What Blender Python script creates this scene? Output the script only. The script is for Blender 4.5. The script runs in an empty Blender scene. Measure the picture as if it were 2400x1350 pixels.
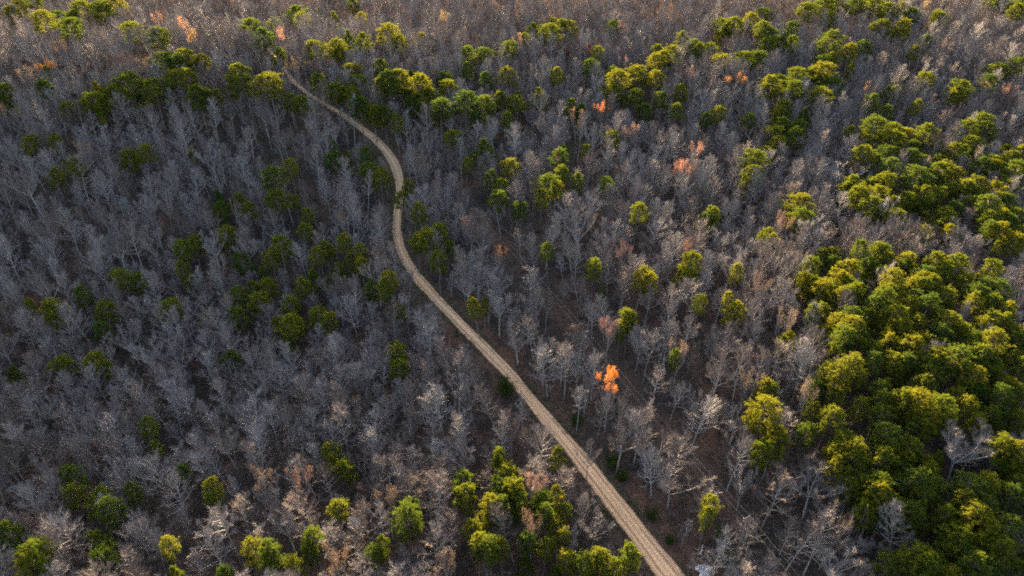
import time; T0 = time.time()
import bpy, math, random, bisect
import numpy as np
from mathutils import Vector, Matrix

R = math.radians
random.seed(7)
rng = np.random.default_rng(7)
scene = bpy.context.scene
COL = scene.collection

# ------------------------------------------------------------------ camera, sky, sun, exposure
CAM_H, PITCH, FPX = 120.0, R(34.0), 1600.0            # FPX: focal length in photograph pixels (2400 wide)
cam_d = bpy.data.cameras.new('camera')
cam_d.sensor_width = 36.0
cam_d.lens = FPX / 2400.0 * 36.0
cam_d.clip_start = 0.5
cam_d.clip_end = 6000
cam = bpy.data.objects.new('camera', cam_d)
COL.objects.link(cam)
cam.location = (0, 0, CAM_H)
cam.rotation_euler = (math.pi / 2 - PITCH, 0, 0)
scene.camera = cam

SUN_EL, SUN_AZ = R(12.7), R(-7.0)                     # ahead of the camera, a little to the left, low
world = bpy.data.worlds.new('World')
scene.world = world
world.use_nodes = True
wn = world.node_tree
bg = wn.nodes['Background']
sky = wn.nodes.new('ShaderNodeTexSky')
sky.sky_type = 'NISHITA'
sky.sun_disc = False
sky.sun_elevation = SUN_EL
sky.sun_rotation = SUN_AZ
sky.air_density = 0.8
sky.dust_density = 4.0
sky.ozone_density = 0.2
wn.links.new(sky.outputs[0], bg.inputs[0])
bg.inputs[1].default_value = 0.066
sun_d = bpy.data.lights.new('sun', 'SUN')
sun_d.energy = 5.0
sun_d.angle = R(0.6)
sun_d.color = (1.0, 0.76, 0.46)
sun = bpy.data.objects.new('sun', sun_d)
COL.objects.link(sun)
sdir = Vector((math.sin(SUN_AZ) * math.cos(SUN_EL), math.cos(SUN_AZ) * math.cos(SUN_EL), math.sin(SUN_EL)))
sun.rotation_euler = sdir.to_track_quat('Z', 'Y').to_euler()
sun.location = (0, 200, 300)

scene.view_settings.view_transform = 'Standard'
scene.view_settings.look = 'None'
scene.view_settings.exposure = 4.0
scene.view_settings.gamma = 1.0
scene.render.engine = 'CYCLES'
scene.cycles.max_bounces = 5
scene.cycles.diffuse_bounces = 3
scene.cycles.transmission_bounces = 4
scene.cycles.use_denoising = False
scene.cycles.filter_width = 1.9

# ------------------------------------------------------------------ the lie of the land
def sstep(a, b, x):
    t = np.clip((x - a) / (b - a), 0, 1)
    return t * t * (3 - 2 * t)

def terrain(x, y):
    x = np.asarray(x, float); y = np.asarray(y, float)
    ramp = 0.145 * (np.logaddexp(0, (y - 90) / 18.0) * 18.0 - np.logaddexp(0, (y - 430) / 25.0) * 25.0)
    ramp = ramp - 0.05 * np.logaddexp(0, (y - 480) / 40.0) * 40.0
    ramp = ramp - 0.06 * np.logaddexp(0, (y - 310) / 20.0) * 20.0 + 0.06 * np.logaddexp(0, (y - 430) / 25.0) * 25.0
    z = ramp
    z = z + 15 * np.exp(-((x + 140) / 95) ** 2 - ((y - 274) / 42) ** 2)
    z = z - 14 * np.exp(-((x + 85) / 66) ** 2 - ((y - 150) / 68) ** 2)
    z = z + 12 * np.exp(-((x - 100) / 55) ** 2 - ((y - 118) / 58) ** 2)
    z = z - 4 * np.exp(-((x - 45) / 25) ** 2 - ((y - 260) / 60) ** 2)
    z = z + 1.1 * np.sin(x / 23.0 + 1.3) * np.cos(y / 29.0) + 0.6 * np.sin(x / 11.0 + y / 14.0)
    return z

CP, SP = math.cos(PITCH), math.sin(PITCH)
def ray(px, py):
    u = (np.asarray(px, float) - 1200) / FPX
    v = (675 - np.asarray(py, float)) / FPX
    dx = u; dy = CP + v * SP; dz = -SP + v * CP
    n = np.sqrt(dx * dx + dy * dy + dz * dz)
    return dx / n, dy / n, dz / n

def unproject(px, py, hoff=0.0):
    """pixels of the photograph to points hoff metres above the ground"""
    px = np.atleast_1d(np.asarray(px, float)); py = np.atleast_1d(np.asarray(py, float))
    hoff = np.broadcast_to(np.asarray(hoff, float), px.shape)
    dx, dy, dz = ray(px, py)
    lo = np.full(px.shape, 30.0); hi = np.full(px.shape, 900.0)
    done = np.zeros(px.shape, bool)
    t = 30.0
    while t < 900:
        below = (CAM_H + dz * t) < terrain(dx * t, dy * t) + hoff
        new = below & ~done
        hi[new] = t; lo[new] = t - 10.0
        done |= below
        t += 10.0
    for _ in range(16):
        m = (lo + hi) / 2
        b = (CAM_H + dz * m) < terrain(dx * m, dy * m) + hoff
        hi = np.where(b, m, hi); lo = np.where(b, lo, m)
    m = (lo + hi) / 2
    return dx * m, dy * m, CAM_H + dz * m

def project(x, y, z):
    zc = np.asarray(y) * CP - (np.asarray(z) - CAM_H) * SP
    up = np.asarray(y) * SP + (np.asarray(z) - CAM_H) * CP
    zc = np.maximum(zc, 1.0)
    return 1200 + FPX * np.asarray(x) / zc, 675 - FPX * up / zc, zc

# ------------------------------------------------------------------ materials
def new_mat(name):
    m = bpy.data.materials.new(name)
    m.use_nodes = True
    nt = m.node_tree
    nt.nodes.clear()
    out = nt.nodes.new('ShaderNodeOutputMaterial')
    return m, nt, out

def N(nt, typ, **kw):
    n = nt.nodes.new(typ)
    for k, v in kw.items():
        if k.startswith('i_'):
            n.inputs[k[2:].replace('_', ' ')].default_value = v
        else:
            setattr(n, k, v)
    return n

def ramp_node(nt, fac, stops):
    r = nt.nodes.new('ShaderNodeValToRGB')
    els = r.color_ramp.elements
    while len(els) < len(stops):
        els.new(0.5)
    for e, (p, c) in zip(els, stops):
        e.position = p; e.color = (*c, 1)
    nt.links.new(fac, r.inputs[0])
    return r.outputs[0]

def mix_col(nt, a, b, fac, mode='MIX'):
    m = nt.nodes.new('ShaderNodeMix')
    m.data_type = 'RGBA'; m.blend_type = mode
    for sock, v in ((m.inputs[0], fac), (m.inputs[6], a), (m.inputs[7], b)):
        if hasattr(v, 'links'):
            nt.links.new(v, sock)
        elif isinstance(v, (int, float)):
            sock.default_value = v
        else:
            sock.default_value = (*v, 1)
    return m.outputs[2]

def foliage_mat(name, stops, trans=0.3, noise_scale=0.5, spread=0.55, use_color=False):
    m, nt, out = new_mat(name)
    oi = N(nt, 'ShaderNodeObjectInfo')
    geo = N(nt, 'ShaderNodeNewGeometry')
    nz = N(nt, 'ShaderNodeTexNoise'); nz.inputs['Scale'].default_value = noise_scale; nz.inputs['Detail'].default_value = 2
    nt.links.new(geo.outputs['Position'], nz.inputs['Vector'])
    a = N(nt, 'ShaderNodeMath', operation='MULTIPLY'); a.inputs[1].default_value = spread
    nt.links.new(oi.outputs['Random'], a.inputs[0])
    b = N(nt, 'ShaderNodeMath', operation='MULTIPLY'); b.inputs[1].default_value = 1 - spread
    nt.links.new(nz.outputs[0], b.inputs[0])
    s = N(nt, 'ShaderNodeMath', operation='ADD')
    nt.links.new(a.outputs[0], s.inputs[0]); nt.links.new(b.outputs[0], s.inputs[1])
    c = ramp_node(nt, s.outputs[0], stops)
    if use_color:
        c = mix_col(nt, c, oi.outputs['Color'], 1.0, 'MULTIPLY')
    d = N(nt, 'ShaderNodeBsdfDiffuse'); nt.links.new(c, d.inputs[0])
    t = N(nt, 'ShaderNodeBsdfTranslucent'); nt.links.new(c, t.inputs[0])
    mx = N(nt, 'ShaderNodeMixShader'); mx.inputs[0].default_value = trans
    nt.links.new(d.outputs[0], mx.inputs[1]); nt.links.new(t.outputs[0], mx.inputs[2])
    nt.links.new(mx.outputs[0], out.inputs[0])
    return m

def bark_mat(name, stops, scale=1.5, spread=0.6):
    m, nt, out = new_mat(name)
    oi = N(nt, 'ShaderNodeObjectInfo')
    tc = N(nt, 'ShaderNodeTexCoord')
    nz = N(nt, 'ShaderNodeTexNoise'); nz.inputs['Scale'].default_value = scale; nz.inputs['Detail'].default_value = 4
    nt.links.new(tc.outputs['Object'], nz.inputs['Vector'])
    a = N(nt, 'ShaderNodeMath', operation='MULTIPLY'); a.inputs[1].default_value = spread
    nt.links.new(oi.outputs['Random'], a.inputs[0])
    b = N(nt, 'ShaderNodeMath', operation='MULTIPLY_ADD'); b.inputs[1].default_value = 1 - spread
    nt.links.new(nz.outputs[0], b.inputs[0]); nt.links.new(a.outputs[0], b.inputs[2])
    c = ramp_node(nt, b.outputs[0], stops)
    d = N(nt, 'ShaderNodeBsdfPrincipled'); d.inputs['Roughness'].default_value = 0.85
    d.inputs['Specular IOR Level'].default_value = 0.15
    nt.links.new(c, d.inputs['Base Color'])
    nt.links.new(d.outputs[0], out.inputs[0])
    return m

M = {}
M['needles'] = foliage_mat('pine_needles', [(0.05, (0.036, 0.064, 0.013)), (0.4, (0.078, 0.100, 0.010)), (0.95, (0.140, 0.130, 0.010))], 0.45, 0.35, 0.75)
M['pine_bark'] = bark_mat('pine_bark', [(0.2, (0.075, 0.055, 0.045)), (0.8, (0.17, 0.13, 0.11))])
M['pale_bark'] = bark_mat('pale_bark', [(0.1, (0.127, 0.110, 0.096)), (0.5, (0.196, 0.174, 0.155)), (0.9, (0.294, 0.268, 0.243))])
M['twigs'] = bark_mat('twig_bark', [(0.08, (0.072, 0.054, 0.046)), (0.28, (0.120, 0.094, 0.084)), (0.5, (0.149, 0.131, 0.125)), (0.68, (0.174, 0.159, 0.155)), (0.9, (0.154, 0.119, 0.100))], 0.25, 0.85)
M['rust'] = foliage_mat('dead_leaves', [(0.0, (0.55, 0.5, 0.45)), (0.5, (0.85, 0.8, 0.75)), (1.0, (1.1, 1.15, 1.0))], 0.35, 0.8, 0.2, True)
M['shrub'] = foliage_mat('shrub_leaves', [(0.0, (0.018, 0.034, 0.008)), (1.0, (0.045, 0.06, 0.014))], 0.2, 0.8)
M['brush'] = bark_mat('brush_twigs', [(0.05, (0.044, 0.034, 0.029)), (0.4, (0.078, 0.065, 0.058)), (0.7, (0.11, 0.094, 0.085)), (0.95, (0.12, 0.075, 0.05))], 0.3, 0.8)

# ------------------------------------------------------------------ mesh building
class Mesh:
    def __init__(self):
        self.v = []; self.f = []; self.mi = []; self.cur = 0
    def tube(self, pts, rad, sides):
        """tube along a polyline; a zero last radius ends in a point"""
        base = len(self.v)
        n = len(pts)
        up = Vector((0, 0, 1))
        for i in range(n):
            d = (pts[min(i + 1, n - 1)] - pts[max(i - 1, 0)])
            if d.length < 1e-9: d = Vector((0, 0, 1))
            d.normalize()
            a = d.cross(Vector((1, 0, 0)) if abs(d.x) < 0.8 else Vector((0, 1, 0))).normalized()
            b = d.cross(a)
            if i == n - 1 and rad[i] <= 0:
                self.v.append(pts[i][:])
                continue
            for k in range(sides):
                t = 2 * math.pi * k / sides
                q = pts[i] + (a * math.cos(t) + b * math.sin(t)) * rad[i]
                self.v.append((q.x, q.y, q.z))
        for i in range(n - 1):
            r0 = base + i * sides
            r1 = r0 + sides
            if i == n - 2 and rad[-1] <= 0:
                for k in range(sides):
                    self.f.append((r0 + k, r0 + (k + 1) % sides, r1)); self.mi.append(self.cur)
            else:
                for k in range(sides):
                    self.f.append((r0 + k, r0 + (k + 1) % sides, r1 + (k + 1) % sides, r1 + k)); self.mi.append(self.cur)
    def blade(self, p, d, w, L):
        a = d.cross(Vector((random.gauss(0, 1), random.gauss(0, 1), random.gauss(0, 1))))
        if a.length < 1e-6: return
        a = a.normalized() * (w / 2)
        b = len(self.v)
        q = p + d * L
        self.v += [(p + a)[:], (p - a)[:], q[:]]
        self.f.append((b, b + 1, b + 2)); self.mi.append(self.cur)
    def leaf(self, p, s):
        n = Vector((random.gauss(0, 1), random.gauss(0, 1), random.gauss(0, 1))).normalized()
        a = n.orthogonal().normalized(); c = n.cross(a)
        ang = random.random() * 6.28
        a, c = a * math.cos(ang) + c * math.sin(ang), c * math.cos(ang) - a * math.sin(ang)
        b = len(self.v)
        self.v += [(p - a * s)[:], (p + c * s * 0.6)[:], (p + a * s)[:], (p - c * s * 0.6)[:]]
        self.f.append((b, b + 1, b + 2, b + 3)); self.mi.append(self.cur)
    def mesh(self, name, mats):
        me = bpy.data.meshes.new(name)
        me.from_pydata(self.v, [], self.f)
        for m in mats: me.materials.append(m)
        if any(self.mi):
            me.polygons.foreach_set('material_index', self.mi)
        me.update()
        return me

def join(*ms):
    o = Mesh()
    for k, m in enumerate(ms):
        b = len(o.v)
        o.v += m.v
        o.f += [tuple(i + b for i in f) for f in m.f]
        o.mi += [k] * len(m.f)
    return o

U = random.uniform
def wobble(p0, d, L, n, curl_up, jit):
    pts = [p0.copy()]
    d = d.normalized()
    for i in range(n):
        d = (d + Vector((U(-jit, jit), U(-jit, jit), U(-jit, jit) + curl_up))).normalized()
        pts.append(pts[-1] + d * (L / n))
    return pts

def along(pts, t):
    f = t * (len(pts) - 1)
    i = min(int(f), len(pts) - 2)
    return pts[i].lerp(pts[i + 1], f - i), (pts[i + 1] - pts[i]).normalized()

def dirn(az, el):
    return Vector((math.cos(az) * math.cos(el), math.sin(az) * math.cos(el), math.sin(el)))

def side_dir(d, spread):
    a = d.orthogonal().normalized()
    b = d.cross(a)
    t = U(0, 6.283)
    return (d * math.cos(spread) + (a * math.cos(t) + b * math.sin(t)) * math.sin(spread)).normalized()

def bare_tree(h, cr, start, fork, nb, seed, tw=1.0):
    """leafless hardwood: trunk with its limbs, and a crown of branches and twigs; returns trunk, crown, twig tips"""
    random.seed(seed)
    trunk, crown, tips = Mesh(), Mesh(), []
    lean = Vector((U(-.04, .04), U(-.04, .04), 1))
    if fork:
        zf = h * fork
        tp = wobble(Vector((0, 0, -0.8)), lean, zf + 0.8, 5, 0, 0.05)
        trunk.tube(tp, [0.26 - 0.09 * i / 5 for i in range(6)], 6)
        leaders = []
        for k in range(random.choice((3, 4, 4, 5))):
            az = k * 2.1 + U(-.4, .4)
            L = (h - zf) * U(0.85, 1.08)
            lp = wobble(tp[-1], dirn(az, R(U(42, 66))), L, 7, 0.07, 0.13)
            leaders.append((lp, 0.12, 0.15))
        leaders.append((wobble(tp[-1], Vector((U(-.15, .15), U(-.15, .15), 1)), (h - zf) * 1.0, 7, 0.05, 0.11), 0.12, 0.15))
    else:
        tp = wobble(Vector((0, 0, -0.8)), lean, h * 0.96 + 0.8, 10, 0.01, 0.045)
        leaders = [(tp, 0.17, start)]
    for lp, r0, st in leaders:
        n = len(lp)
        trunk.tube(lp, [max(0.018, r0 * (1 - i / (n - 1)) ** 0.85) for i in range(n)], 5)
        m = nb if not fork else max(6, nb // len(leaders) + 2)
        az = U(0, 6.28)
        for i in range(m):
            t = st + (1 - st) * ((i + U(0, .8)) / m)
            p, d = along(lp, min(t, 0.995))
            az += 2.4 + U(-.35, .35)
            s = (t - st) / (1 - st)
            L = cr * (0.62 + 0.75 * math.sin(math.pi * min(1, 0.22 + s * 0.78)) ) * U(0.7, 1.15)
            if fork: L *= 0.62
            el = R(22 + 46 * s + U(-9, 9))
            d0 = dirn(az, el)
            if fork: d0 = (d0 + d * 0.7).normalized()
            bp = wobble(p, d0, L, 5, 0.09, 0.14)
            rb = max(0.017, 0.058 * (1 - 0.6 * s)) * (L / cr) ** 0.5
            trunk.tube(bp, [rb * 1.12 * (1 - j / 5) + 0.010 for j in range(6)], 4)
            for j in range(7):
                tt = 0.22 + 0.78 * (j + U(0, 1)) / 7
                q, qd = along(bp, min(tt, 0.99))
                L2 = L * U(0.28, 0.46) * (1.15 - 0.5 * tt)
                sp = wobble(q, (side_dir(qd, R(U(25, 55))) + Vector((0, 0, .25))), L2, 3, 0.10, 0.16)
                crown.tube(sp, [0.017, 0.014, 0.011, 0.008], 3)
                for k in range(int(13 * tw)):
                    w, wd = along(sp, min(0.99, U(0.15, 1)))
                    td = (side_dir(wd, R(U(15, 50))) + Vector((0, 0, 0.22))).normalized()
                    L3 = U(0.5, 1.25)
                    e = w + td * L3
                    crown.tube([w, w + td * L3 * 0.5 + Vector((U(-.06, .06), U(-.06, .06), .03)), e], [0.010, 0.008, 0], 3)
                    tips.append(e)
            for k in range(int(8 * tw)):
                w, wd = along(bp, min(0.99, U(0.35, 1)))
                td = (side_dir(wd, R(U(15, 45))) + Vector((0, 0, 0.2))).normalized()
                e = w + td * U(.6, 1.3)
                crown.tube([w, e], [0.011, 0], 3)
                tips.append(e)
    return trunk, crown, tips

def pine_tree(h, cr, start, cone, seed):
    """pine: bare lower trunk, whorled limbs, crown of needle tufts"""
    random.seed(seed)
    trunk, crown = Mesh(), Mesh()
    tp = wobble(Vector((0, 0, -0.8)), Vector((U(-.03, .03), U(-.03, .03), 1)), h + 0.3, 9, 0.01, 0.03)
    trunk.tube(tp, [max(0.03, 0.24 * (1 - i / 9.3)) for i in range(10)], 6)
    def tuft(p, d, s):
        n = 26
        for _ in range(n):
            v = Vector((random.gauss(0, 1), random.gauss(0, 1), random.gauss(0, 1))).normalized()
            v = (v + d * 0.75 + Vector((0, 0, 0.25)))
            if v.length < 0.1: continue
            v.normalize()
            crown.blade(p + v * 0.05 * s, v, 0.075 * s, U(0.30, 0.62) * s)
    nl = 36
    az = U(0, 6.28)
    lump = [U(0.72, 1.18) for _ in range(7)]
    for i in range(nl):
        s = (i + U(0, .9)) / nl
        t = start + (0.985 - start) * s
        p, d = along(tp, t)
        az += 2.4 + U(-.5, .5)
        if cone:
            prof = 1.02 - 0.95 * s
        else:
            prof = math.sin(math.pi * (0.17 + 0.79 * s)) ** 0.62
        lf = lump[int((az % 6.283) / 6.283 * 7) % 7]
        L = max(0.5, cr * prof * lf * U(0.8, 1.1))
        el = R(-4 + 52 * s ** 1.3 + U(-10, 10))
        bp = wobble(p, dirn(az, el), L, 4, 0.09, 0.10)
        trunk.tube(bp, [0.055, 0.045, 0.035, 0.025, 0.015], 4)
        tuft(bp[-1], (bp[-1] - bp[-2]).normalized(), 1.15)
        nsub = 5 + int(L * 3.6)
        for j in range(nsub):
            tt = 0.32 + 0.68 * (j + U(0, 1)) / nsub
            q, qd = along(bp, min(.99, tt))
            sd = (side_dir(qd, R(U(35, 75))) + Vector((0, 0, 0.35))).normalized()
            L2 = U(0.3, 1.1) * (0.6 + 0.18 * L)
            e = q + sd * L2
            trunk.tube([q, e], [0.018, 0.008], 3)
            tuft(e, sd, U(0.6, 0.95))
            if random.random() < 0.6:
                tuft(q + sd * L2 * 0.45, sd, 0.9)
    tuft(tp[-1], Vector((0, 0, 1)), 1.1)
    return trunk, crown

# ------------------------------------------------------------------ tagging
def tag(o, label=None, cat=None, group=None, kind=None):
    if label: o['label'] = label
    if cat: o['category'] = cat
    if group: o['group'] = group
    if kind: o['kind'] = kind
    return o

def empty(name, loc=(0, 0, 0)):
    o = bpy.data.objects.new(name, None)
    o.empty_display_size = 0.5
    o.location = loc
    COL.objects.link(o)
    return o

def obj(name, me, parent=None):
    o = bpy.data.objects.new(name, me)
    COL.objects.link(o)
    if parent: o.parent = parent
    return o

# ------------------------------------------------------------------ ground
def grid_mesh(name, x0, x1, y0, y1, step, mat):
    xs = np.arange(x0, x1 + step, step); ys = np.arange(y0, y1 + step, step)
    X, Y = np.meshgrid(xs, ys)
    Z = terrain(X, Y)
    v = np.stack([X.ravel(), Y.ravel(), Z.ravel()], 1)
    nx, ny = len(xs), len(ys)
    i = np.arange(nx * ny).reshape(ny, nx)
    f = np.stack([i[:-1, :-1].ravel(), i[:-1, 1:].ravel(), i[1:, 1:].ravel(), i[1:, :-1].ravel()], 1)
    me = bpy.data.meshes.new(name)
    me.vertices.add(len(v)); me.vertices.foreach_set('co', v.ravel())
    me.loops.add(f.size); me.loops.foreach_set('vertex_index', f.ravel().astype(np.int32))
    me.polygons.add(len(f)); me.polygons.foreach_set('loop_start', np.arange(0, f.size, 4, dtype=np.int32))
    me.update(calc_edges=True)
    me.polygons.foreach_set('use_smooth', np.ones(len(f), bool))
    me.materials.append(mat)
    return me

m, nt, out = new_mat('leaf_litter')
geo = N(nt, 'ShaderNodeNewGeometry')
n1 = N(nt, 'ShaderNodeTexNoise'); n1.inputs['Scale'].default_value = 0.045; n1.inputs['Detail'].default_value = 3
n2 = N(nt, 'ShaderNodeTexNoise'); n2.inputs['Scale'].default_value = 1.6; n2.inputs['Detail'].default_value = 6; n2.inputs['Roughness'].default_value = 0.7
for n_ in (n1, n2): nt.links.new(geo.outputs['Position'], n_.inputs['Vector'])
c1 = ramp_node(nt, n1.outputs[0], [(0.35, (0.042, 0.034, 0.030)), (0.5, (0.063, 0.045, 0.036)), (0.65, (0.088, 0.053, 0.037))])
c2 = ramp_node(nt, n2.outputs[0], [(0.3, (0.35, 0.35, 0.35)), (0.5, (0.9, 0.88, 0.85)), (0.72, (1.7, 1.55, 1.4))])
gx, gy, gz = (float(v[0]) for v in unproject(332, 155))
off = N(nt, 'ShaderNodeVectorMath', operation='DISTANCE'); off.inputs[1].default_value = (gx, gy, gz)
nt.links.new(geo.outputs['Position'], off.inputs[0])
rim = N(nt, 'ShaderNodeMath', operation='MULTIPLY_ADD'); rim.inputs[1].default_value = 9.0
nt.links.new(n2.outputs[0], rim.inputs[0]); nt.links.new(off.outputs['Value'], rim.inputs[2])
mr = N(nt, 'ShaderNodeMapRange'); mr.inputs['From Min'].default_value = 19.0; mr.inputs['From Max'].default_value = 14.5
nt.links.new(rim.outputs[0], mr.inputs['Value'])
c1 = mix_col(nt, c1, (0.17, 0.125, 0.085), mr.outputs[0])
c = mix_col(nt, c1, c2, 1.0, 'MULTIPLY')
d = N(nt, 'ShaderNodeBsdfDiffuse'); nt.links.new(c, d.inputs[0])
bp = N(nt, 'ShaderNodeBump'); bp.inputs['Strength'].default_value = 0.6; bp.inputs['Distance'].default_value = 0.25
nt.links.new(n2.outputs[0], bp.inputs['Height']); nt.links.new(bp.outputs[0], d.inputs['Normal'])
nt.links.new(d.outputs[0], out.inputs[0])
M['litter'] = m
ground = tag(obj('ground', grid_mesh('ground', -700, 700, -200, 1200, 2.5, M['litter'])), kind='structure')

# ------------------------------------------------------------------ the dirt road
ROAD = [  # y, left x, right x in the photograph
    (60, 594, 602), (95, 625, 634), (130, 632, 641), (165, 648, 658), (200, 684, 694), (222, 712, 724), (240, 745, 758),
    (258, 782, 796), (280, 816, 832), (303, 841, 862), (330, 871, 899), (347, 888, 915), (363, 901, 929), (380, 910, 939), (403, 921, 949),
    (425, 926, 952), (447, 927, 952), (470, 925, 947), (497, 921, 942), (525, 919, 940), (550, 919, 941), (583, 924, 946), (617, 938, 963),
    (650, 966, 990), (683, 993, 1019), (717, 1023, 1052), (750, 1056, 1084), (783, 1087, 1118), (817, 1120, 1153), (850, 1153, 1185),
    (883, 1185, 1219), (933, 1222, 1262), (967, 1247, 1290), (1000, 1273, 1320), (1033, 1301, 1350), (1067, 1328, 1378),
    (1100, 1352, 1410), (1150, 1390, 1449), (1200, 1428, 1490), (1250, 1465, 1532), (1300, 1500, 1570), (1350, 1532, 1608), (1420, 1580, 1664), (1500, 1632, 1725)]
rp = np.array(ROAD, float)
lx, ly, lz = unproject(rp[:, 1], rp[:, 0])
rx, ry, rz = unproject(rp[:, 2], rp[:, 0])
def resample(P, n):
    # smooth Catmull-like resampling by arc length after a light blur
    for _ in range(2):
        Q = P.copy(); Q[1:-1] = 0.25 * P[:-2] + 0.5 * P[1:-1] + 0.25 * P[2:]; P = Q
    s = np.concatenate([[0], np.cumsum(np.linalg.norm(np.diff(P, axis=0), axis=1))])
    t = np.linspace(0, s[-1], n)
    return np.stack([np.interp(t, s, P[:, k]) for k in range(2)], 1)
Cc = (np.stack([lx, ly], 1) + np.stack([rx, ry], 1)) / 2
tang = np.gradient(Cc, axis=0); tang /= np.linalg.norm(tang, axis=1)[:, None]
nrm = np.stack([tang[:, 1], -tang[:, 0]], 1)
hw = np.abs(np.sum((np.stack([rx, ry], 1) - Cc) * nrm, 1))
hw = np.clip(hw, np.where(rp[:, 0] < 300, 1.0, 1.7), 3.1)
for _ in range(3): hw[1:-1] = 0.25 * hw[:-2] + 0.5 * hw[1:-1] + 0.25 * hw[2:]
NR = 340
s0 = np.concatenate([[0], np.cumsum(np.linalg.norm(np.diff(Cc, axis=0), axis=1))])
RC = resample(Cc, NR)
RC = resample(RC, NR)
HW = np.interp(np.linspace(0, s0[-1], NR), s0, hw)
tang = np.gradient(RC, axis=0); tang /= np.linalg.norm(tang, axis=1)[:, None]
nrm = np.stack([-tang[:, 1], tang[:, 0]], 1)
if nrm[NR // 2, 0] < 0: nrm = -nrm
print('road widths', np.round(2 * HW[::30], 1))
K = 11
verts, faces, uvs = [], [], []
for i in range(NR):
    wl = 1 + 0.07 * math.sin(i * 0.21) + 0.05 * math.sin(i * 0.47 + 1); wr = 1 + 0.07 * math.sin(i * 0.17 + 2) + 0.05 * math.sin(i * 0.41)
    for k in range(K):
        u = k / (K - 1) * 2 - 1
        w = HW[i] * (wl if u < 0 else wr)
        p = RC[i] + nrm[i] * u * w
        z = float(terrain(p[0], p[1])) + 0.13 + 0.10 * (1 - u * u) - 0.05 * math.exp(-((abs(u) - 0.5) / 0.16) ** 2)
        if abs(u) > 0.99: z -= 0.22
        verts.append((p[0], p[1], z)); uvs.append((u * 0.5 + 0.5, i * 0.9))
for i in range(NR - 1):
    for k in range(K - 1):
        a = i * K + k
        faces.append((a, a + 1, a + K + 1, a + K))
me = bpy.data.meshes.new('dirt_road'); me.from_pydata(verts, [], faces)
uvl = me.uv_layers.new(name='UVMap')
for l in me.loops: uvl.data[l.index].uv = uvs[l.vertex_index]
me.polygons.foreach_set('use_smooth', [True] * len(faces))
m, nt, out = new_mat('road_dirt')
tc = N(nt, 'ShaderNodeTexCoord'); geo = N(nt, 'ShaderNodeNewGeometry')
sx = N(nt, 'ShaderNodeSeparateXYZ'); nt.links.new(tc.outputs['UV'], sx.inputs[0])
nA = N(nt, 'ShaderNodeTexNoise'); nA.inputs['Scale'].default_value = 0.16; nA.inputs['Detail'].default_value = 5
nt.links.new(geo.outputs['Position'], nA.inputs['Vector'])
mp = N(nt, 'ShaderNodeMapping'); mp.inputs['Scale'].default_value = (7, 0.035, 1); nt.links.new(tc.outputs['UV'], mp.inputs[0])
nB = N(nt, 'ShaderNodeTexNoise'); nB.inputs['Scale'].default_value = 1.0; nB.inputs['Detail'].default_value = 5; nt.links.new(mp.outputs[0], nB.inputs['Vector'])
nC = N(nt, 'ShaderNodeTexNoise'); nC.inputs['Scale'].default_value = 1.1; nC.inputs['Detail'].default_value = 6; nC.inputs['Roughness'].default_value = .75
nt.links.new(geo.outputs['Position'], nC.inputs['Vector'])
cw = N(nt, 'ShaderNodeMath', operation='MULTIPLY_ADD'); cw.inputs[1].default_value = 0.10; 
nt.links.new(nA.outputs[0], cw.inputs[0]); nt.links.new(sx.outputs[0], cw.inputs[2])
prof = ramp_node(nt, cw.outputs[0], [(0.03, (0.113, 0.078, 0.052)), (0.13, (0.385, 0.254, 0.154)), (0.24, (0.487, 0.324, 0.198)), (0.335, (0.25, 0.155, 0.088)), (0.43, (0.498, 0.335, 0.204)), (0.55, (0.420, 0.276, 0.165)), (0.66, (0.521, 0.352, 0.215)), (0.755, (0.26, 0.16, 0.092)), (0.86, (0.476, 0.314, 0.193)), (0.95, (0.340, 0.227, 0.143)), (1.0, (0.113, 0.078, 0.052))])
v1 = ramp_node(nt, nB.outputs[0], [(0.3, (0.72, 0.70, 0.68)), (0.7, (1.22, 1.2, 1.18))])
v2 = ramp_node(nt, nC.outputs[0], [(0.3, (0.92, 0.915, 0.91)), (0.7, (1.07, 1.065, 1.06))])
c = mix_col(nt, mix_col(nt, prof, v1, 1.0, 'MULTIPLY'), v2, 1.0, 'MULTIPLY')
d = N(nt, 'ShaderNodeBsdfDiffuse'); nt.links.new(c, d.inputs[0]); nt.links.new(d.outputs[0], out.inputs[0])
me.materials.append(m)
road = tag(obj('dirt_road', me), kind='structure')
rpx, rpy, _ = project(RC[:, 0], RC[:, 1], terrain(RC[:, 0], RC[:, 1]))

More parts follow.
